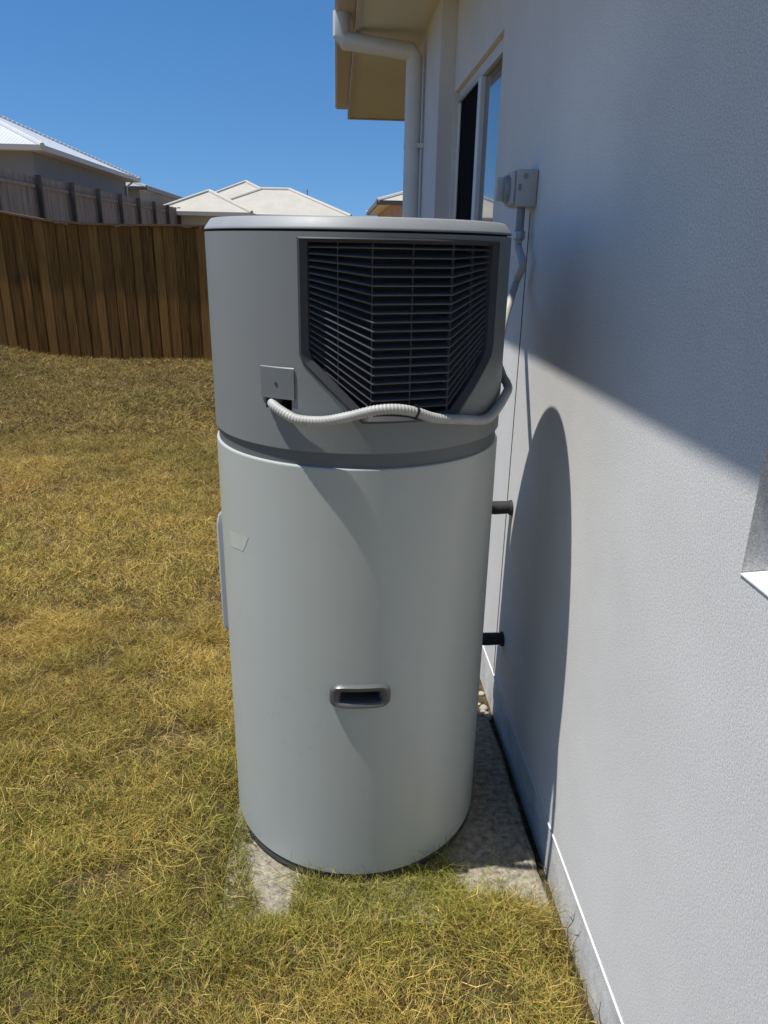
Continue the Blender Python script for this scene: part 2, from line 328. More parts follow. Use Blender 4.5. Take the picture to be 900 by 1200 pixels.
mb = MB(); mb.box(WALL_X - 0.02, WALL_X - 0.001, -4.0, 3.739, SOF - 0.022, SOF - 0.001); mb.build('eave_moulding', 'pipe_white', house)
# downpipe: gutter outlet, raking offset, shaft
DY = 4.36; DR = 0.043
dp = MB()
p1 = at(400, 46, 1, DY); p2 = at(486, 62, 1, DY)
dp.tube([(p1[0], DY, GZ0 + 0.01), (p1[0], DY, p1[2] + 0.015), (p1[0] + 0.015, DY, p1[2] - 0.006), (p2[0] - 0.012, DY, p2[2] + 0.004), (p2[0], DY, p2[2] - 0.016), (p2[0] - 0.003, DY, -0.05)], DR, 24)
dpo = dp.build('downpipe', 'pipe_white', house, sharp=28)
for zc in (2.02, 0.6):
    mb = MB(); mb.tube([(p2[0], DY, zc - 0.012), (p2[0], DY, zc + 0.012)], DR + 0.003, 24); mb.box(p2[0] + 0.02, 0.4695, DY - 0.05, DY - 0.044, zc - 0.011, zc + 0.011); mb.build('pipe_clip', 'pipe_white', dpo)
# windows
def window(w, depth, label, screen):
    wo = tag(link('window', None, parent=house, loc=(WALL_X - WALL_X + depth, (w[0] + w[1]) / 2 - 3.0, w[2])), label)
    X = WALL_X + depth; y0, y1, z0, z1 = w; f = 0.045
    mb = MB(); mb.box(X, X + 0.05, y0 + .001, y1 - .001, z0 + .001, z0 + f); mb.box(X, X + 0.05, y0 + .001, y1 - .001, z1 - f, z1 - .001); mb.box(X, X + 0.05, y0 + .001, y0 + f, z0 + f, z1 - f); mb.box(X, X + 0.05, y1 - f, y1 - .001, z0 + f, z1 - f); mb.build('frame', 'alu', wo, bevel=0.002)
    ym = y0 + (y1 - y0) * 0.46
    mb = MB(); mb.box(X - 0.006, X + 0.044, ym - 0.03, ym + 0.03, z0 + f, z1 - f); mb.build('meeting_stile', 'alu', wo, bevel=0.002)
    for a, b, xx in ((y0 + f, ym - 0.03, X + 0.012), (ym + 0.03, y1 - f, X + 0.032)):
        mb = MB(); mb.box(xx, xx + 0.006, a, b, z0 + f, z1 - f); mb.build('pane', 'glass', wo)
    if screen:
        mb = MB(); mb.box(X + 0.006, X + 0.010, ym + 0.03, y1 - f, z0 + f, z1 - f); mb.build('insect_screen', 'screen', wo)
    mb = MB(); mb.add([(WALL_X - 0.002, y0 + .001, z0 + 0.002), (X, y0 + .001, z0 + 0.010), (X, y1 - .001, z0 + 0.010), (WALL_X - 0.002, y1 - .001, z0 + 0.002), (WALL_X - 0.002, y0 + .001, z0 - 0.0), (WALL_X - 0.002, y1 - .001, z0 - 0.0), (X, y0 + .001, z0), (X, y1 - .001, z0)], [(0, 1, 2, 3), (4, 0, 3, 5), (0, 4, 6, 1), (3, 2, 7, 5), (4, 5, 7, 6)]); mb.build('sill', 'sill', wo)
window(W1, 0.10, 'recessed aluminium window with sunlit white sill', False)
window(W2, 0.018, 'aluminium sliding window with black mesh screen', True)

# ------------------------------------------------------------------ concrete pad
pad = MB()
pp = []
for (x, y) in ((-0.285, 1.315), (0.516, 1.255), (0.518, 2.085), (-0.285, 2.10)): pp.append((x, y))
edge = []
for (a, b) in zip(pp, pp[1:] + pp[:1]):
    for k in range(14):
        t = k / 14; edge.append((a[0] + (b[0] - a[0]) * t + random.uniform(-.004, .004), a[1] + (b[1] - a[1]) * t + random.uniform(-.006, .006)))
n = len(edge)
pad.add([(x, y, -0.12) for x, y in edge] + [(x, y, -0.006) for x, y in edge] + [(0.09 + (x - 0.09) * 0.985, 1.7 + (y - 1.7) * 0.985, 0.0) for x, y in edge], [(i, (i + 1) % n, n + (i + 1) % n, n + i) for i in range(n)] + [(n + i, n + (i + 1) % n, 2 * n + (i + 1) % n, 2 * n + i) for i in range(n)] + [tuple(range(2 * n, 3 * n))])
tag(pad.build('concrete_pad', 'pad'), 'stained concrete pad under the heat pump, edges overgrown with grass', 'pad')

# ------------------------------------------------------------------ heat pump water heater
TX, TY, TR = 0.052, 1.740, 0.336
hp = thing('heat_pump_water_heater', 'tall grey cylindrical heat pump water heater with black louvred grille', 'water heater', (TX, TY, 0))
def cyl(a, r, z): a = R(a); return (TX + r * math.sin(a), TY - r * math.cos(a), z)
def on_cyl(px, py, r):
    d = ray(px, py); o = CPOS[:2] - np.array([TX, TY]); A = d[:2] @ d[:2]; B = 2 * o @ d[:2]; c = o @ o - r * r
    return CPOS + d * ((-B - math.sqrt(max(0, B * B - 4 * A * c))) / 2 / A)
def interp(tab, a): return float(np.interp(a, [t[0] for t in tab], [t[1] for t in tab]))
def shell(mb, r, z0, z1, holes, step=2.0, depth=0.03):
    """cylinder wall with openings; holes: (lower edge table, upper edge table) over angle in degrees, in separate angular ranges"""
    brk = set(np.round(np.arange(-180, 180, step), 4))
    for lo, hi in holes: brk |= {t[0] for t in lo} | {t[0] for t in hi}
    brk = sorted(brk); brk.append(180.0)
    for a, b in zip(brk, brk[1:]):
        m_ = (a + b) / 2; inside = None; zs_a = [z0]; zs_b = [z0]
        for lo, hi in holes:
            if lo[0][0] <= m_ <= lo[-1][0]: inside = (lo, hi)
        # rows of the neighbouring openings keep the edges matched
        if inside:
            lo, hi = inside
            for (p, q, s_, t_) in ((z0, z0, interp(lo, a), interp(lo, b)), (interp(hi, a), interp(hi, b), z1, z1)):
                mb.add([cyl(a, r, p), cyl(b, r, q), cyl(b, r, t_), cyl(a, r, s_)], [(0, 1, 2, 3)], True)
            for tab, flip in ((lo, False), (hi, True)):
                q = [cyl(a, r, interp(tab, a)), cyl(b, r, interp(tab, b)), cyl(b, r - depth, interp(tab, b)), cyl(a, r - depth, interp(tab, a))]
                mb.add(q, [(3, 2, 1, 0) if flip else (0, 1, 2, 3)])
            for e, x in ((lo[0][0], a), (lo[-1][0], b)):
                if abs(e - x) < 1e-6: mb.add([cyl(e, r, interp(lo, e)), cyl(e, r, interp(hi, e)), cyl(e, r - depth, interp(hi, e)), cyl(e, r - depth, interp(lo, e))], [(0, 1, 2, 3)])
        else:
            ea = [z for lo, hi in holes if abs(lo[-1][0] - a) < 1e-6 for z in (interp(hi, a), interp(lo, a))]
            eb = [z for lo, hi in holes if abs(lo[0][0] - b) < 1e-6 for z in (interp(lo, b), interp(hi, b))]
            q = [cyl(a, r, z0), cyl(b, r, z0)] + [cyl(b, r, z) for z in eb] + [cyl(b, r, z1), cyl(a, r, z1)] + [cyl(a, r, z) for z in ea]
            mb.add(q, [tuple(range(len(q)))], True)
def weld(o, sharp=30):
    bm = bmesh.new(); bm.from_mesh(o.data); bmesh.ops.remove_doubles(bm, verts=bm.verts, dist=1e-5); bmesh.ops.recalc_face_normals(bm, faces=bm.faces); bm.to_mesh(o.data); bm.free()
    me = o.data; me.set_sharp_from_angle(angle=R(sharp)); me.update()
    nr = [Vector(c.vector) for c in me.corner_normals]
    for p in me.polygons:       # the round jacket keeps exact radial normals whatever its columns
        c = p.center; rad = Vector((c.x, c.y, 0)).normalized()
        if p.normal.dot(rad) > 0.97 and max(abs(math.hypot(me.vertices[v].co.x, me.vertices[v].co.y) - TR) for v in p.vertices) < 1e-4 and abs(p.normal.z) < 0.02:
            for li in p.loop_indices:
                co = me.vertices[me.loops[li].vertex_index].co; nr[li] = Vector((co.x, co.y, 0)).normalized()
    me.normals_split_custom_set([tuple(v) for v in nr])
# base ring
mb = MB(); mb.lathe([(TR - 0.03, 0.0), (TR - 0.006, 0.0), (TR - 0.002, 0.006), (TR - 0.002, 0.020), (TR - 0.006, 0.026)], TX, TY); mb.build('base_ring', 'base', hp)
# storage tank jacket with opening for the handle
HZ0, HZ1 = 0.5365, 0.5665; HA0, HA1 = -8.2, 7.6
TB, TT = 0.0265, 1.083
mb = MB(); shell(mb, TR, TB + 0.006, TT - 0.004, [([(HA0, HZ0), (HA1, HZ0)], [(HA0, HZ1), (HA1, HZ1)])], depth=0.002)
mb.lathe([(TR - 0.012, TB), (TR - 0.005, TB + 0.001), (TR - 0.0012, TB + 0.003), (TR, TB + 0.006)], TX, TY, 180)
mb.lathe([(TR, TT - 0.004), (TR - 0.0012, TT - 0.0015), (TR - 0.004, TT), (TR - 0.03, TT)], TX, TY, 180)
tank = mb.build('tank_jacket', 'tank', hp); weld(tank)
# band
mb = MB(); mb.lathe([(TR - 0.006, TT - 0.004), (TR - 0.006, 1.122)], TX, TY, 180); mb.build('band', 'band', hp)
# head housing with hexagonal grille opening and cable opening
GC = 17.2
def hexa(ht, hm, hb, zt, zm, zb, zr=0.014, ra=1.2):
    lo = [(GC - ht, zm + zr), (GC - ht + ra, zm - 0.004), (GC - hb, zb), (GC + hb, zb), (GC + ht - ra, zm - 0.004), (GC + ht, zm + zr)]
    hi = [(GC - ht, zt), (GC + ht, zt)]
    return lo, hi
OUT = hexa(38.6, 0, 17.5, 1.5175, 1.292, 1.176)
INN = hexa(35.8, 0, 15.8, 1.5085, 1.300, 1.191)
CAB = ([(-35.3, 1.194), (-24.6, 1.194)], [(-35.3, 1.216), (-24.6, 1.216)])
HB, HT = 1.113, 1.5265
mb = MB(); shell(mb, TR, HB + 0.002, HT, [OUT, CAB], depth=0.012)
mb.lathe([(TR - 0.02, HB), (TR - 0.002, HB), (TR, HB + 0.002)], TX, TY, 180)
head = mb.build('head_housing', 'head', hp); weld(head)
# vertical panel seam and side panel line on the housing
for ang in (-79.0, 112.0):
    mb = MB(); a0, a1 = ang - 0.35, ang + 0.35
    mb.add([cyl(a0, TR + 0.0008, HB + 0.004), cyl(a1, TR + 0.0008, HB + 0.004), cyl(a1, TR + 0.0008, HT - 0.002), cyl(a0, TR + 0.0008, HT - 0.002)], [(0, 1, 2, 3)]); mb.build('panel_seam', 'base', hp)
# lid
mb = MB(); mb.lathe([(TR - 0.010, HT - 0.002), (TR - 0.010, HT + 0.0045)], TX, TY, 180); mb.build('lid_gap', 'cavity', hp)
mb = MB(); mb.lathe([(TR - 0.02, HT + 0.004), (TR - 0.001, HT + 0.0042), (TR, HT + 0.005), (TR, HT + 0.0070), (TR - 0.0008, HT + 0.0086), (TR - 0.0125, HT + 0.0245), (TR - 0.0150, HT + 0.0265), (TR - 0.020, HT + 0.0275), (0.18, HT + 0.030), (0.0001, HT + 0.031)], TX, TY, 180); mb.build('lid', 'lid', hp, sharp=50)
# cavity behind grille
mb = MB(); mb.lathe([(0.265, HB + 0.004), (0.265, HT - 0.002)], TX, TY, 96); mb.build('fan_cavity', 'cavity', hp)
# grille: bezel with slats and ribs
gr = link('grille', None, parent=hp, loc=(0, 0, 1.3)); tag(gr, 'black louvred air grille')
FOLD = 14.3
def grille_r(a):
    """plan of the grille: flat centre between two folds, flat cheeks either side"""
    pts = [(-36.0, 0.3255), (-FOLD, 0.3345), (FOLD, 0.3345), (36.0, 0.3255)]
    a = a - GC
    for (a0, r0), (a1, r1) in zip(pts, pts[1:]):
        if a <= a1 or a1 == 36.0:
            p = Vector((r0 * math.sin(R(a0)), r0 * math.cos(R(a0)))); q = Vector((r1 * math.sin(R(a1)), r1 * math.cos(R(a1))))
            d = Vector((math.sin(R(a)), math.cos(R(a)))); e = q - p; den = d.x * e.y - d.y * e.x
            return (p.x * e.y - p.y * e.x) / den
mb = MB()
brk = sorted(set(np.round(np.arange(GC - 38.6, GC + 38.61, 1.4), 4)) | {t[0] for t in OUT[0]} | {t[0] for t in INN[0]})
def bez(a):   # map an outer angle to the inner opening's angle
    return GC + (a - GC) * 35.8 / 38.6
def ring(tab_o, tab_i, top):
    for a, b in zip(brk, brk[1:]):
        ia, ib = bez(a), bez(b)
        oa, ob = interp(tab_o, a), interp(tab_o, b); na, nb = interp(tab_i, ia), interp(tab_i, ib)
        P = [[cyl(a, TR - 0.011, oa), cyl(a, TR + 0.0015, oa), cyl(a * .7 + ia * .3, TR + 0.003, oa * .7 + na * .3), cyl(ia, TR - 0.007, na), cyl(ia, 0.268, na)],
             [cyl(b, TR - 0.011, ob), cyl(b, TR + 0.0015, ob), cyl(b * .7 + ib * .3, TR + 0.003, ob * .7 + nb * .3), cyl(ib, TR - 0.007, nb), cyl(ib, 0.268, nb)]]
        for k in range(4): mb.add([P[0][k], P[1][k], P[1][k + 1], P[0][k + 1]], [(0, 1, 2, 3)], True)
ring(OUT[0], INN[0], False); ring(OUT[1], INN[1], True)
for s in (-1, 1):
    a = GC + s * 38.6; ia = GC + s * 35.8
    zo = (interp(OUT[0], a), interp(OUT[1], a)); zi = (interp(INN[0], ia), interp(INN[1], ia))
    P = [[cyl(a, TR - 0.011, zo[k]), cyl(a, TR + 0.0015, zo[k]), cyl(a * .7 + ia * .3, TR + 0.003, zo[k] * .7 + zi[k] * .3), cyl(ia, TR - 0.007, zi[k]), cyl(ia, 0.268, zi[k])] for k in (0, 1)]
    for k in range(4): mb.add([P[0][k], P[1][k], P[1][k + 1], P[0][k + 1]], [(0, 1, 2, 3)], True)
bz = mb.build('bezel', 'grille', gr); weld(bz, 25)
def zlo(a): return interp(INN[0], a)
NS = 19
for k in range(NS):
    zc = 1.5005 - 0.01655 * k; ze = 1.5005 - 0.0114 * k
    def zk(a):
        t = max(0.0, (abs(a - GC) - FOLD) / (35.8 - FOLD)); return zc + (ze - zc) * t
    angs = [a for a in sorted({GC - FOLD, GC + FOLD, GC - FOLD - 0.8, GC + FOLD + 0.8} | {round(GC + x, 3) for x in np.arange(-36.2, 36.3, 1.2)}) if zk(a) > zlo(min(max(a, GC - 35.8), GC + 35.8)) - 0.003]
    if len(angs) < 3: continue
    rows = []
    for a in angs:
        r = grille_r(a) - 0.003; z = zk(a)
        rows.append([cyl(a, r, z - 0.0016), cyl(a, r + 0.0006, z), cyl(a, r - 0.0005, z + 0.0016), cyl(a, r - 0.020, z + 0.0085), cyl(a, r - 0.020, z + 0.0060)])
    mb = MB(); vs = [p for rw in rows for p in rw]
    mb.add(vs, [(i * 5 + j, (i + 1) * 5 + j, (i + 1) * 5 + (j + 1) % 5, i * 5 + (j + 1) % 5) for i in range(len(rows) - 1) for j in range(5)])
    s_ = mb.build('slat', 'slat', gr)
for a in (GC - 26.0, GC - FOLD - 0.3, GC - 0.4, GC + FOLD - 0.2, GC + 25.6):
    r = grille_r(a) - 0.0035; mb = MB(); w = 0.22; z0, z1 = zlo(a) - 0.002, 1.510
    mb.add([cyl(a - w, r - .006, z0), cyl(a - w * .6, r, z0), cyl(a + w * .6, r, z0), cyl(a + w, r - .006, z0), cyl(a - w, r - .006, z1), cyl(a - w * .6, r, z1), cyl(a + w * .6, r, z1), cyl(a + w, r - .006, z1)], [(0, 1, 5, 4), (1, 2, 6, 5), (2, 3, 7, 6), (3, 0, 4, 7)]); mb.build('rib', 'grille', gr)
# little cover plate over the cable entry
cp = MB(); a0, a1, z0, z1 = -36.6, -23.4, 1.2165, 1.279
ang = np.linspace(a0, a1, 8)
vs = []; 
for a in ang:
    vs += [cyl(a, TR - 0.001, z0), cyl(a, TR + 0.0035, z0), cyl(a, TR + 0.0035, z1 - 0.002), cyl(a, TR + 0.0015, z1)]
cp.add(vs, [(i * 4 + j, (i + 1) * 4 + j, (i + 1) * 4 + j + 1, i * 4 + j + 1) for i in range(7) for j in range(3)] + [(0, 1, 2, 3), (31, 30, 29, 28)])
cpo = cp.build('cover_plate', 'plate', hp); weld(cpo)
mb = MB(); c = [Vector(cyl(-30.2, TR + d, 1.2455)) for d in (0.002, 0.0046)]; mb.tube(c, 0.0034, 18); mb.build('screw', 'base', cpo)
# handle
ho = link('handle', None, parent=hp, loc=(0, 0, 0.55)); tag(ho, 'dark recessed carrying handle')
mb = MB(); NP = 64
def rrect(k, wa, hz, rad):
    """rounded rectangle in (degrees, metres)"""
    t = 2 * math.pi * k / NP; n_ = 5.0
    cx_, sz_ = math.cos(t), math.sin(t)
    return (math.copysign(abs(cx_) ** (2 / n_), cx_) * wa, math.copysign(abs(sz_) ** (2 / rad), sz_) * hz)
hc = (-0.3, 0.5515)
loops = [(11.7, 0.0305, -0.002, 3.6), (11.6, 0.0300, 0.006, 3.6), (10.9, 0.0275, 0.0105, 3.6), (9.6, 0.0215, 0.0105, 4.5), (8.2, 0.0160, 0.0065, 8.0), (7.85, 0.0145, -0.004, 9.0), (7.8, 0.0143, -0.05, 9.0)]
vs = []
for wa, hz, dr, rad in loops:
    for k in range(NP):
        a, z = rrect(k, wa, hz, rad); lip = -0.0022 * math.cos(R(a * 7.5)) * (1 if z > 0 else -0.35) if dr > 0.003 else 0
        vs.append(cyl(hc[0] + a, TR + dr, hc[1] + z + lip))
mb.add(vs, [(i * NP + k, i * NP + (k + 1) % NP, (i + 1) * NP + (k + 1) % NP, (i + 1) * NP + k) for i in range(len(loops) - 1) for k in range(NP)], True)
hbz = mb.build('handle_rim', 'handle', ho); weld(hbz, 50)
mb = MB(); mb.add([cyl(hc[0] - 8.5, TR - 0.049, HZ0 - .004), cyl(hc[0] + 8.5, TR - 0.049, HZ0 - .004), cyl(hc[0] + 8.5, TR - 0.049, HZ1 + .004), cyl(hc[0] - 8.5, TR - 0.049, HZ1 + .004)], [(0, 1, 2, 3)]); mb.build('handle_pocket', 'cavity', ho)
# service cover on the lawn side
mb = MB(); ac = -103.5
prof = [(-17, 0.0), (-16.6, 0.014), (-14.5, 0.019), (14.5, 0.019), (16.6, 0.014), (17, 0.0)]
zz = [(0.548, 0.0), (0.553, 0.9), (0.565, 1.0), (0.845, 1.0), (0.868, 0.7), (0.882, 0.0)]
vs = []
for z, s in zz:
    for a, d in prof: vs.append(cyl(ac + a, TR - 0.001 + d * s, z))
n = len(prof); mb.add(vs, [(i * n + k, i * n + k + 1, (i + 1) * n + k + 1, (i + 1) * n + k) for i in range(len(zz) - 1) for k in range(n - 1)], True)
sc = mb.build('service_cover', 'cover_white', hp, sharp=40)
# sticker residue
def decal(q, name, m, lift):
    mb = MB(); N = 6; g = []
    for i in range(N + 1):
        for k in range(N + 1):
            u, v = i / N, k / N; x = (q[0][0] * (1 - u) + q[1][0] * u) * (1 - v) + (q[3][0] * (1 - u) + q[2][0] * u) * v; y = (q[0][1] * (1 - u) + q[1][1] * u) * (1 - v) + (q[3][1] * (1 - u) + q[2][1] * u) * v
            g.append(tuple(on_cyl(x + random.uniform(-.35, .35), y + random.uniform(-.35, .35), TR + lift)))
    mb.add(g, [(i * (N + 1) + k, i * (N + 1) + k + 1, (i + 1) * (N + 1) + k + 1, (i + 1) * (N + 1) + k) for i in range(N) for k in range(N)]); return mb.build(name, m, hp)
decal([(269, 621), (291, 630), (285, 646), (271, 640)], 'sticker_residue', 'residue', 0.0006)

# ------------------------------------------------------------------ isolator switch, its conduit and the water pipes
iso = thing('isolator_switch', 'grey electrical isolator switch box on the wall above the conduit', 'switch', (WALL_X, 2.15, 1.66))
mb = MB(); mb.box(0.481, WALL_X - 0.001, 2.100, 2.195, 1.612, 1.705); mb.build('switch_box', 'iso', iso, bevel=0.005)
mb = MB(); mb.box(0.470, 0.4815, 2.104, 2.191, 1.616, 1.701); mb.build('cover', 'iso', iso, bevel=0.006)
kx = 0.472; kc = (2.148, 1.657)
mb = MB(); mb.tube([(kx, *kc), (kx - 0.012, *kc), (kx - 0.016, *kc)], [0.036, 0.034, 0.030], 28); mb.build('dial', 'iso_dark', iso)
mb = MB(); mb.box(kx - 0.034, kx - 0.013, kc[0] - 0.007, kc[0] + 0.007, kc[1] - 0.030, kc[1] + 0.030); mb.build('knob', 'iso', iso, bevel=0.004)
mb = MB(); mb.tube([(0.505, 2.099, 1.688), (0.505, 2.0975, 1.688)], 0.007, 16); mb.build('blanking_plug', 'iso_dark', iso)
mb = MB(); mb.box(0.4865, 0.495, 2.0985, 2.101, 1.652, 1.668); mb.build('label_recess', 'iso_dark', iso)
CXP, CYP = 0.507, 2.135
mb = MB(); mb.tube([(CXP, CYP, 1.613), (CXP, CYP, 1.553)], 0.0115, 18); mb.build('conduit_stub', 'iso_dark', iso)
mb = MB(); mb.tube([(CXP, CYP, 1.555), (CXP, CYP, 1.550), (CXP, CYP, 1.532), (CXP, CYP, 1.527)], [0.0125, 0.0165, 0.0165, 0.0125], 8); mb.build('coupling', 'brass', iso)
# corrugated flexible conduit, from the coupling round the back of the head to the cable entry
P = [(CXP, CYP, 1.530), (CXP, CYP - 0.003, 1.508), tuple(at(612.5, 311, 0, 0.508)), tuple(at(604, 333, 0, 0.503)), (0.449, 1.99, 1.315), (0.415, 1.88, 1.245), (0.402, 1.76, 1.216)]
rc = 0.0104
for a, z, d in ((84, 1.204, 0.016), (72, 1.196, 0.015)): P.append(cyl(a, TR + d, z))
for px, py, d in ((572, 490, 0.016), (540, 491.5, 0.016), (510, 490, 0.020), (487, 483, 0.026), (465, 479.5, 0.030), (440, 481, 0.029), (410, 488, 0.024), (380, 493.5, 0.021), (350, 492, 0.018), (333, 484, 0.014)): P.append(tuple(on_cyl(px, py, TR + d)))
P += [cyl(-32.0, TR + 0.002, 1.204), cyl(-33.2, TR - 0.025, 1.207)]
path = resample(catmull(P, 24), 0.0017)
rad = [rc * (1.0, 0.985, 0.86, 0.985)[i % 4] for i in range(len(path))]
mb = MB(); mb.tube(path, rad, 14)
fc = mb.build('flexible_conduit', 'conduit', None, sharp=80); tag(fc, 'pale grey corrugated conduit sagging round the water heater below the grille', 'conduit')
ix = min(range(len(path)), key=lambda i: (path[i] - Vector(on_cyl(487, 483, TR + 0.026))).length)
d = (path[ix + 2] - path[ix - 2]).normalized(); mb = MB(); mb.tube([path[ix] - d * 0.0022, path[ix] + d * 0.0022], rc + 0.0014, 18); mb.box(path[ix].x - .002, path[ix].x + .002, path[ix].y - .004, path[ix].y + 0.004, path[ix].z + rc, path[ix].z + rc + 0.004)
mb.build('cable_tie', 'black', fc)
for z, py, lab in ((0.752, 2.10, 'black lagged water pipe entering the wall halfway up beside the tank'), (0.305, 2.075, 'black lagged water pipe entering the wall low down near the slab')):
    t = thing('water_pipe', lab, 'pipe', (0.4, py, z), 'lagged pipes between tank and wall')
    mb = MB(); xs = np.linspace(0.27, WALL_X - 0.006, 7); mb.tube([(x, py - 0.004 * math.sin(i), z + 0.0015 * math.cos(2 * i)) for i, x in enumerate(xs)], [0.0205 + 0.0008 * math.sin(3 * i) for i in range(7)], 20); mb.build('lagging', 'foam', t)
    mb = MB(); mb.tube([(WALL_X - 0.010, py, z), (WALL_X - 0.007, py, z), (WALL_X - 0.0008, py, z)], [0.021, 0.0235, 0.0245], 20); mb.build('wall_flange', 'foam', t)

# ------------------------------------------------------------------ rear timber fence
fence = thing('timber_fence', 'brown timber paling fence with cap rail across the end of the lawn', 'fence', (-2, FENCE_Y, 0))
PW = 0.076
def fz(x): return float(ground_z(x, FENCE_Y))
pal = {}
def paling_mesh(h):
    key = round(h, 2)
    if key not in pal:
        mb = MB(); mb.box(-PW / 2 - 0.016, PW / 2 + 0.016, 0, 0.013, 0, key); me = bpy.data.meshes.new('paling'); me.from_pydata(mb.v, [], mb.f)
        bm = bmesh.new(); bm.from_mesh(me); bmesh.ops.bevel(bm, geom=[e for e in bm.edges], offset=0.002, segments=1, affect='EDGES'); bm.to_mesh(me); bm.free()
        me.materials.append(M['wood']); pal[key] = me
    return pal[key]
x = -9.2; k = 0
while x < 5.0:
    front = k % 2 == 0
    o = bpy.data.objects.new('paling', paling_mesh(1.77 + random.choice((-0.01, 0, 0.01)))); COL.objects.link(o); o.parent = fence
    o.location = (x + 2 + random.uniform(-.006, .006), (-0.012 if front else 0.002) + random.uniform(-.003, .003), fz(x) - 0.04); o.rotation_euler = (random.uniform(-.003, .003), random.uniform(-.006, .006), random.uniform(-.02, .02))
    x += PW * random.uniform(0.80, 1.0); k += 1
def run_box(mb, y0, y1, dz0, dz1, x0=-9.25, x1=5.05, step=0.5):
    xs = np.arange(x0, x1 + 0.01, step)
    vs = []
    for xx in xs:
        g = fz(xx); vs += [(xx, y0, g + dz0), (xx, y1, g + dz0), (xx, y1, g + dz1), (xx, y0, g + dz1)]
    n = len(xs); mb.add(vs, [(i * 4 + j, (i + 1) * 4 + j, (i + 1) * 4 + (j + 1) % 4, i * 4 + (j + 1) % 4) for i in range(n - 1) for j in range(4)] + [(0, 1, 2, 3), tuple(4 * n - 1 - q for q in range(4))])
mb = MB(); run_box(mb, FENCE_Y - 0.055, FENCE_Y + 0.05, 1.732, 1.757); mb.build('cap_rail', 'wood_cap', fence)
for dz in (0.3, 0.9, 1.5):
    mb = MB(); run_box(mb, FENCE_Y + 0.02, FENCE_Y + 0.06, dz, dz + 0.09); mb.build('rail', 'wood_post', fence)
for xx in np.arange(-8.8, 5, 2.4):
    mb = MB(); mb.box(xx - .05, xx + .05, FENCE_Y + 0.062, FENCE_Y + 0.15, fz(xx) - 0.3, fz(xx) + 1.70); mb.build('post', 'wood_post', fence)

# ------------------------------------------------------------------ weathered side fence on the higher ground beyond
upf = thing('weathered_fence', 'grey weathered paling fence with dark posts on higher ground beyond', 'fence', (-7.6, 30, 1.2))
UX = -7.6
posts = [18.1] + [20.73 + 2.47 * i + 0.02 * i * (i - 1) / 2 for i in range(11)]
def utop(y): return 3.055 + (y - 18.7) * 0.0052
for y in posts:
    mb = MB(); mb.box(UX + 0.03, UX + 0.15, y - 0.06, y + 0.06, 0.7, utop(y) + 0.02); mb.build('post', 'wood_post', upf)
ally = [13.2, 15.6] + posts
for a, b in zip(ally, ally[1:]):
    mb = MB(); y = a
    while y < b - 0.02:
        w = min(random.uniform(0.09, 0.11), b - y); j = random.uniform(-.025, .02); dx = random.uniform(0, 0.02)
        mb.box(UX - 0.03 - dx, UX - 0.012 - dx, y + 0.004, y + w, 0.9, utop(y) + j); y += w
    o = mb.build('paling_panel', 'wood_grey', upf); o['kind'] = 'stuff'
    mb = MB()
    for dz in (-0.28, -1.3): mb.add([(UX - .01, a, utop(a) + dz), (UX + .03, a, utop(a) + dz), (UX + .03, b, utop(b) + dz), (UX - .01, b, utop(b) + dz), (UX - .01, a, utop(a) + dz + .08), (UX + .03, a, utop(a) + dz + .08), (UX + .03, b, utop(b) + dz + .08), (UX - .01, b, utop(b) + dz + .08)], [(0, 3, 2, 1), (4, 5, 6, 7), (0, 1, 5, 4), (1, 2, 6, 5), (2, 3, 7, 6), (3, 0, 4, 7)])
    mb.build('rail', 'wood_grey', upf)

# ------------------------------------------------------------------ neighbouring houses
def hip_roof(mb, x0, x1, y0, y1, z, pitch, along):
    """hip roof with a thin fascia depth; ridge along 'x' or 'y'"""
    if along == 'y': h = (x1 - x0) / 2; a = ((x0 + x1) / 2, y0 + h, z + h * pitch); b = ((x0 + x1) / 2, max(y1 - h, y0 + h + 0.01), z + h * pitch)
    else: h = (y1 - y0) / 2; a = (x0 + h, (y0 + y1) / 2, z + h * pitch); b = (max(x1 - h, x0 + h + 0.01), (y0 + y1) / 2, z + h * pitch)
    c = [(x0, y0, z), (x1, y0, z), (x1, y1, z), (x0, y1, z)]
    if along == 'y': f = [(0, 1, 4), (1, 2, 5, 4), (2, 3, 5), (3, 0, 4, 5)]
    else: f = [(0, 1, 5, 4), (1, 2, 5), (2, 3, 4, 5), (3, 0, 4)]
    mb.add(c + [a, b], f + [(3, 2, 1, 0)])
    return c, a, b, f
def caps(mb, c, a, b, along, r):
    pr = [(c[0], a), (c[1], a), (c[2], b), (c[3], b), (a, b)] if along == 'y' else [(c[0], a), (c[3], a), (c[1], b), (c[2], b), (a, b)]
    for p, q in pr:
        if (Vector(p) - Vector(q)).length > 0.1: mb.tube([p, q], r, 8)
def ring_box(mb, x0, x1, y0, y1, z0, z1, t):
    mb.box(x0, x1, y0, y0 + t, z0, z1); mb.box(x0, x1, y1 - t, y1, z0, z1); mb.box(x0, x0 + t, y0 + t, y1 - t, z0, z1); mb.box(x1 - t, x1, y0 + t, y1 - t, z0, z1)
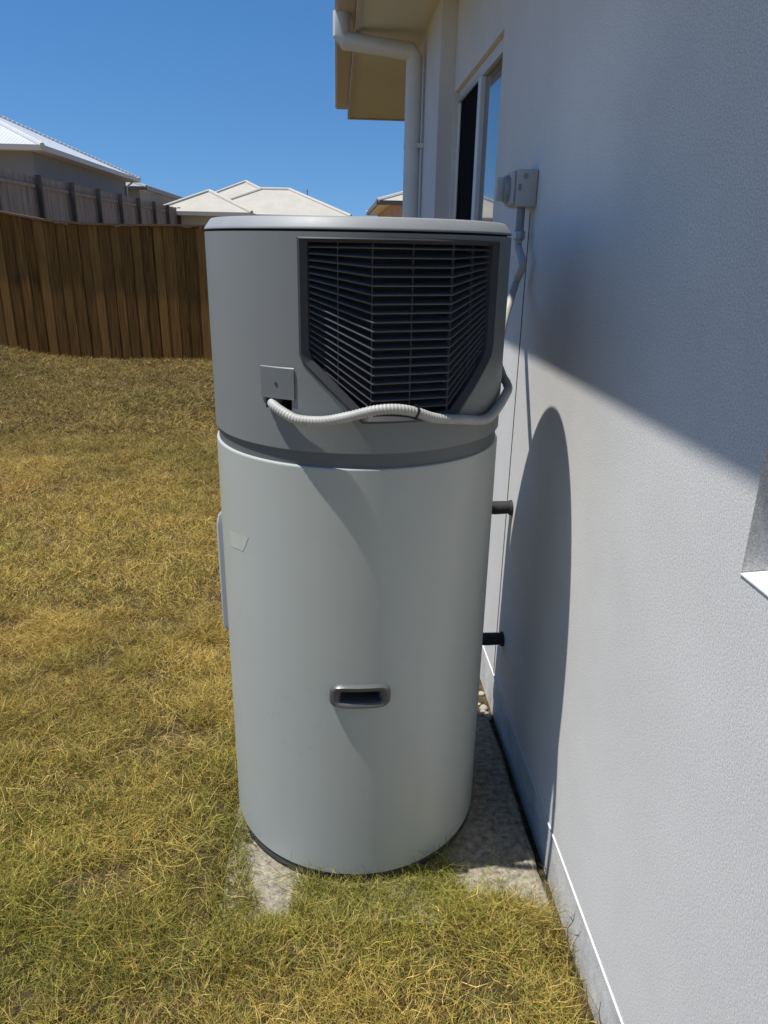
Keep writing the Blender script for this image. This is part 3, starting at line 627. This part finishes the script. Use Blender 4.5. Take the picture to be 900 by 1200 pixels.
def neighbour(label, x0, x1, y0, y1, base, eave, pitch, along, wallm, roofm, gutm, ov=0.5, capm=None, capr=0.09):
    t = thing('neighbour_house', label, 'house', ((x0 + x1) / 2, (y0 + y1) / 2, base))
    mb = MB(); mb.box(x0 + ov, x1 - ov, y0 + ov, y1 - ov, base, eave - 0.10); mb.build('wall', wallm, t)
    mb = MB(); mb.box(x0 + 0.1, x1 - 0.1, y0 + 0.1, y1 - 0.1, eave - 0.12, eave - 0.09); mb.build('soffit', 'gutter_light', t)
    mb = MB(); c, a, b, f = hip_roof(mb, x0 + 0.03, x1 - 0.03, y0 + 0.03, y1 - 0.03, eave, pitch, along); rf = mb.build('roof', roofm, t)
    mb = MB(); caps(mb, c, a, b, along, capr); mb.build('ridge_cap', capm or roofm, rf)
    mb = MB(); ring_box(mb, x0, x1, y0, y1, eave - 0.14, eave + 0.02, 0.10); mb.build('gutter', gutm, t)
    return t
hA = neighbour('grey house with white corrugated hip roof behind the weathered fence', -19.0, -9.0, 25.6, 37.6, 1.2, 4.30, 0.43, 'y', 'wall_grey', 'roof_white', 'gutter_light', 0.55)
mb = MB(); mb.box(-13.5, -11.4, 26.128, 26.16, 2.3, 3.9); mb.build('window', 'glass', hA)
mb = MB(); mb.tube([(-9.06, 37.3, 4.34), (-9.5, 36.9, 3.9), (-9.5, 36.9, 1.3)], 0.045, 10); mb.build('downpipe', 'gutter_light', hA)
hB = neighbour('house with grey metal roof further along the weathered fence', -19.0, -9.3, 40.0, 52.0, 1.2, 4.15, 0.30, 'y', 'wall_grey', 'roof_grey', 'gutter_dark', 0.5)
# cream house: two hipped wings and a small front hip
hC = thing('neighbour_house', 'house with cream tiled hip roofs and a roof antenna', 'house', (-4.5, 46, 0.6))
def wing(pl, pr, py, yc, h, ev):
    l, r = at(pl, py, 1, yc), at(pr, py, 1, yc); return (l[0] - h, r[0] + h, yc - h, yc + h, ev, (l[2] - ev) / h, 'x')
for (x0, x1, y0, y1, ev, pt_, al) in (wing(307, 339, 221.5, 43.8, 3.3, 3.02), wing(287.6, 288.2, 213, 48.5, 4.4, 3.02), wing(244.5, 245.5, 224, 40.4, 2.3, 3.0)):
    mb = MB(); mb.box(x0 + .5, x1 - .5, y0 + .5, y1 - .5, 0.3, ev - .1); mb.build('wall', 'wall_cream', hC)
    mb = MB(); c, a, b, f = hip_roof(mb, x0, x1, y0, y1, ev, pt_, al); rf = mb.build('roof', 'roof_cream', hC)
    mb = MB(); caps(mb, c, a, b, al, 0.10); mb.build('ridge_cap', 'ridge_cream', rf)
    mb = MB(); ring_box(mb, x0 - .05, x1 + .05, y0 - .05, y1 + .05, ev - .18, ev - 0.005, 0.12); mb.build('gutter', 'gutter_light', hC)
mb = MB(); ax, az = at(360, 222, 1, 43.7)[[0, 2]]; mb.tube([(ax, 43.7, az - 1.6), (ax, 43.7, az)], 0.025, 8); mb.tube([(ax - .25, 43.7, az - .08), (ax + .25, 43.7, az - .08)], 0.01, 6); mb.build('antenna', 'steel', hC)
hD = neighbour('pinkish brick house with dark gutter corner beyond the downpipe', 1.55, 12.0, 30.0, 40.0, 0.3, 3.20, 0.32, 'x', 'wall_pink', 'roof_cream', 'gutter_dark', 0.55, 'ridge_cream')

# ------------------------------------------------------------------ lawn
def pad_free(x, y):
    """True where grass can root: not on the pad, under the tank or against the wall"""
    lim = 1.388 + 0.09 * ss(-0.12, -0.06, x) * (1 - ss(0.26, 0.31, x)) - 0.075 * (1 - ss(-0.13, -0.08, x)) * ss(-0.27, -0.22, x) - 0.055 * ss(0.27, 0.34, x) - 0.05 * ss(0.40, 0.5, x) + 0.04 * (vnoise(x, y, 14, 8) - 0.5)
    left = -0.205 + 0.05 * (vnoise(x, y, 12, 9) - 0.5) - 0.02 * ss(1.40, 1.55, y)
    on_pad = (x > left) & (y > lim) & (y < 2.14)
    wall = np.where(y < 1.5, 0.518, 0.38) + 0.03 * (vnoise(x, y, 9, 10) - 0.5)
    return ~on_pad & ((x < wall) | (y > 4.9)) & ((x - TX) ** 2 + (y - TY) ** 2 > (TR + 0.006) ** 2) & (y < FENCE_Y - 0.05)
def sample(n, x0, x1, y0, y1, keep):
    x = rng.uniform(x0, x1, n); y = rng.uniform(y0, y1, n); k = keep(x, y) & pad_free(x, y); return x[k], y[k]
STRAW = np.array([(0.52, 0.36, 0.085), (0.45, 0.295, 0.065), (0.26, 0.16, 0.046), (0.60, 0.45, 0.15), (0.43, 0.315, 0.065)])
GREEN = np.array([(0.12, 0.145, 0.020), (0.22, 0.21, 0.032), (0.05, 0.07, 0.011), (0.28, 0.25, 0.045), (0.10, 0.11, 0.018)])
def greenness(x, y):
    g = 0.24 + 0.75 * (vnoise(x, y, 1.1, 21) - 0.5) + 0.5 * (vnoise(x, y, 4.0, 22) - 0.5)
    g = g - 0.06 + 0.45 * (1 - ss(1.1, 2.0, y)) + 0.42 * np.exp(-((np.hypot(x - TX, y - TY) - TR) / 0.16) ** 2)
    g = g + 0.25 * ss(-3.6, -5.0, x) * ss(8, 10, y) - 0.10 * ss(2.2, 3.2, y)
    return np.clip(g, 0.04, 0.92)
def blades(x, y, lmin, lmax, wid, rows, lie=(0.45, 1.35), dead=0.0):
    n = len(x); z = np.where((y > 1.2) & (y < 2.2) & (x > -0.3), np.maximum(ground_z(x, y), -0.001), ground_z(x, y)) - 0.003
    clump = vnoise(x, y, 9.0, 31) * 0.6 + vnoise(x, y, 22.0, 32) * 0.4
    L = rng.uniform(lmin, lmax, n) * (0.25 + 1.5 * clump)
    az = rng.uniform(0, 2 * math.pi, n); tilt = rng.uniform(lie[0], lie[1], n); bend = rng.uniform(0.1, 0.7, n); curl = rng.normal(0, 0.8, n); wob = rng.normal(0, 0.30, n)
    dh = np.stack([np.cos(az), np.sin(az), np.zeros(n)], -1); pr = np.stack([-np.sin(az), np.cos(az), np.zeros(n)], -1)
    roll = rng.uniform(-1.0, 1.0, n)[:, None]; wv = pr * np.cos(roll) + np.array([0, 0, 1.0]) * np.sin(roll)
    base = np.stack([x, y, z], -1); W = wid * rng.uniform(0.6, 1.35, n)
    ts = np.linspace(0, 1, rows + 1); V = []
    for i, t in enumerate(ts):
        h = (np.sin(tilt) * t + bend * t * t * 0.45) * L; v = np.clip(np.cos(tilt) * t - bend * t * t * 0.30, -0.02, None) * L + 0.004 * t
        c = base + dh * h[:, None] + pr * ((curl * t * t + wob * math.sin(t * 5.0)) * L)[:, None] + np.array([0, 0, 1.0]) * v[:, None]
        if i < rows:
            w = (W * (1 - 0.55 * t) * 0.5)[:, None]; V += [c - wv * w, c + wv * w]
        else: V.append(c)
    V = np.stack(V, 1); nv = 2 * rows + 1
    g = greenness(x, y); isg = rng.random(n) < g
    col = np.where(isg[:, None], GREEN[rng.integers(0, 5, n)], STRAW[rng.integers(0, 5, n)]) * rng.uniform(0.55, 1.3, n)[:, None]
    pat = vnoise(x, y, 0.8, 41)[:, None]; col = col * (0.78 + 0.44 * pat) * (0.86 + 0.30 * vnoise(x, y, 3.3, 45) + 0.30 * (vnoise(x, y, 9.0, 46) - 0.5))[:, None] * (1.24 - 0.10 * ss(3, 5, y))[:, None] * (1 - 0.42 * ss(3.6, 7.5, y))[:, None]  # last factor paints the far lawn darker, for self-shadow between blades at grazing view
    pink = (ss(0.62, 0.85, vnoise(x, y, 0.9, 43)) * ss(2.0, 2.8, y))[:, None]; col = col * (1 + pink * np.array([0.12, -0.02, 0.10]))
    old = rng.random(n) < dead; col = np.where(old[:, None], np.array([0.085, 0.052, 0.022]) * rng.uniform(0.5, 1.4, n)[:, None], col)
    tone = (1.0 + 0.35 * vnoise(x, y, 3.3, 45))[:, None]
    tip = tone * np.where(isg[:, None], np.array([0.56, 0.52, 0.13]), np.array([0.77, 0.61, 0.20])) * rng.uniform(0.6, 1.25, n)[:, None]
    f = np.array([min(1.0, (i // 2) / rows) if i < 2 * rows else 1.0 for i in range(nv)]) ** 1.3
    dry = (rng.uniform(0.15, 0.95, n) * np.where(old, 0.12, 1.0))[:, None, None] * f[None, :, None]
    col = col[:, None, :] * (1 - dry) + (tip * (1 - 0.42 * ss(3.6, 7.5, y))[:, None])[:, None, :] * dry  # tips take the same painted self-shadow darkening with distance
    return V, nv, col
def grass_mesh(name, sets):
    tot_v = sum(V.shape[0] * V.shape[1] for V, _, _ in sets); vs = np.concatenate([V.reshape(-1, 3) for V, _, _ in sets]).astype(np.float32)
    cols = np.concatenate([np.concatenate([c.reshape(-1, 3), np.ones((c.shape[0] * nv, 1))], 1) for V, nv, c in sets]).astype(np.float32)
    loops = []; sizes = []; off = 0
    for V, nv, c in sets:
        n = V.shape[0]; rows = (nv - 1) // 2; b = (np.arange(n) * nv + off)[:, None]; pat = []; sz = []
        for i in range(rows - 1): pat += [2 * i, 2 * i + 1, 2 * i + 3, 2 * i + 2]; sz.append(4)
        pat += [nv - 3, nv - 2, nv - 1]; sz.append(3)
        loops.append((b + np.array(pat)).reshape(-1)); sizes.append(np.tile(sz, n)); off += n * nv
    loops = np.concatenate(loops).astype(np.int32); sizes = np.concatenate(sizes).astype(np.int32); starts = np.concatenate([[0], np.cumsum(sizes)[:-1]]).astype(np.int32)
    me = bpy.data.meshes.new(name); me.vertices.add(tot_v); me.vertices.foreach_set('co', vs.reshape(-1))
    me.loops.add(len(loops)); me.loops.foreach_set('vertex_index', loops); me.polygons.add(len(sizes)); me.polygons.foreach_set('loop_start', starts)
    me.update(calc_edges=True); me.validate()
    a = me.attributes.new('tint', 'FLOAT_COLOR', 'POINT'); a.data.foreach_set('color', cols.reshape(-1))
    return me
def in_view(x, y, m=0.0): return (np.arctan2(x, y + 0.4) > -0.68 - m)
sets = []
dens = lambda x, y: in_view(x, y) & (rng.random(len(x)) < 0.12 + 1.25 * vnoise(x, y, 9, 30) * (0.75 + 0.5 * vnoise(x, y, 2.2, 33)))
x, y = sample(420000, -2.5, 0.53, 0.55, 2.9, dens); sets.append(blades(x, y, 0.020, 0.060, 0.0019, 3, (0.0, 1.15), 0.08))
x, y = sample(330000, -2.5, 0.53, 0.45, 2.9, dens); sets.append(blades(x, y, 0.014, 0.038, 0.0024, 2, (0.2, 1.4), 0.7))
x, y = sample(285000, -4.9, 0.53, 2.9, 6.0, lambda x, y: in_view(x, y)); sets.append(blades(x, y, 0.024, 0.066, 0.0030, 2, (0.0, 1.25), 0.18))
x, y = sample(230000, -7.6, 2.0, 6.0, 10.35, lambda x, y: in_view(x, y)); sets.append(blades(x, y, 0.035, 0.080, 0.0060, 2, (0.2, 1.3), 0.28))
# behind and beside the camera, thin
x, y = sample(80000, -7.0, 0.53, -2.5, 3.2, lambda x, y: ~in_view(x, y) | (y < 0.45)); sets.append(blades(x, y, 0.04, 0.085, 0.0085, 2))
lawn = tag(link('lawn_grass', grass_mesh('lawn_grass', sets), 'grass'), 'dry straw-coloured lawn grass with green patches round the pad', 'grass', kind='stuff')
# longer stems tangled over the near lawn, and taller blades at the foot of the tank
x, y = sample(900, -1.6, 0.52, 0.6, 2.3, lambda x, y: in_view(x, y)); s1 = blades(x, y, 0.05, 0.11, 0.0013, 5, (0.9, 1.5))
xp = rng.uniform(-0.24, 0.50, 5200); yp = rng.uniform(1.25, 1.47, 5200); k = pad_free(xp, yp) | (rng.random(5200) < 0.16 * ss(0.45, 0.8, vnoise(xp, yp, 18, 51))); k &= (xp - TX) ** 2 + (yp - TY) ** 2 > (TR + 0.004) ** 2; s5 = blades(xp[k], yp[k], 0.020, 0.052, 0.0019, 3, (0.05, 1.15))
th = rng.uniform(-1.2, 0.95, 420); rr = TR + 0.010 + rng.exponential(0.020, 420); x = TX + rr * np.sin(th); y = TY - rr * np.cos(th); k = pad_free(x, y); s2 = blades(x[k], y[k], 0.05, 0.10, 0.0017, 4, (0.15, 0.9))
th = rng.uniform(-0.75, 0.9, 70); rr = TR + 0.012 + rng.exponential(0.03, 70); s6 = blades(TX + rr * np.sin(th), TY - rr * np.cos(th), 0.09, 0.15, 0.0013, 5, (0.05, 0.7))
x = rng.uniform(0.46, 0.53, 160); y = rng.uniform(0.75, 1.33, 160); s3 = blades(x, y, 0.05, 0.12, 0.0018, 3, (0.1, 0.9))
x = rng.uniform(0.30, 0.515, 420); y = rng.uniform(2.14, 3.6, 420); s4 = blades(x, y, 0.02, 0.06, 0.0026, 3)
tag(link('long_grass', grass_mesh('long_grass', [s1, s2, s3, s4, s5, s6]), 'grass'), 'longer grass stems tangled at the foot of the water heater and wall', 'grass', kind='stuff')

# dry twiggy weeds against the wall base
M['weed'] = mat('dry_weed', (0.11, 0.095, 0.05), 0.9)
for i, (y, h) in enumerate(((1.36, 0.11), (1.20, 0.16), (1.13, 0.10), (1.06, 0.13), (0.98, 0.12))):
    mb = MB(); b = Vector((0.524 - 0.004 * (i % 2), y, -0.03)); pts = [b]
    for k in range(4): pts.append(pts[-1] + Vector((random.uniform(-.008, .003), random.uniform(-.018, .018), h / 4)))
    pts = [Vector((min(p.x, 0.534), p.y, p.z)) for p in pts]
    mb.tube(pts, [0.0014, 0.0012, 0.001, 0.0008, 0.0005], 5)
    for k in (1, 2, 3, 3):
        e = pts[k] + Vector((random.uniform(-.02, -.002), random.uniform(-.03, .03), random.uniform(.01, .03))); mb.tube([pts[k], e], [0.0008, 0.0004], 4)
    o = mb.build('dry_weed', 'weed'); tag(o, 'thin dry twiggy weed growing against the wall base', 'weed', 'dry weeds along the wall base')
# pebbles and rubble in the strip beyond the pad, and one pale pebble on the pad
def pebble(x, y, z, s, label, group):
    bm = bmesh.new(); bmesh.ops.create_icosphere(bm, subdivisions=2, radius=s)
    q = Vector((random.uniform(.8, 1.2), random.uniform(.8, 1.2), random.uniform(.5, .75)))
    for v in bm.verts: v.co = Vector((v.co.x * q.x, v.co.y * q.y, v.co.z * q.z)) * random.uniform(0.9, 1.1)
    me = bpy.data.meshes.new('pebble'); bm.to_mesh(me); bm.free()
    for p in me.polygons: p.use_smooth = True
    o = link('pebble', me, 'stone', loc=(x, y, z + s * 0.45)); tag(o, label, 'pebble', group)
pebble(0.487, 1.448, -0.002, 0.009, 'pale round pebble lying on the pad by the wall', None)
for i in range(46):
    x, y = random.uniform(0.40, 0.525), random.uniform(2.11, 2.75); pebble(x, y, float(ground_z(x, y)), random.uniform(.006, .017), 'small pale pebble in the soil strip behind the pad', 'pebbles in the strip behind the pad')
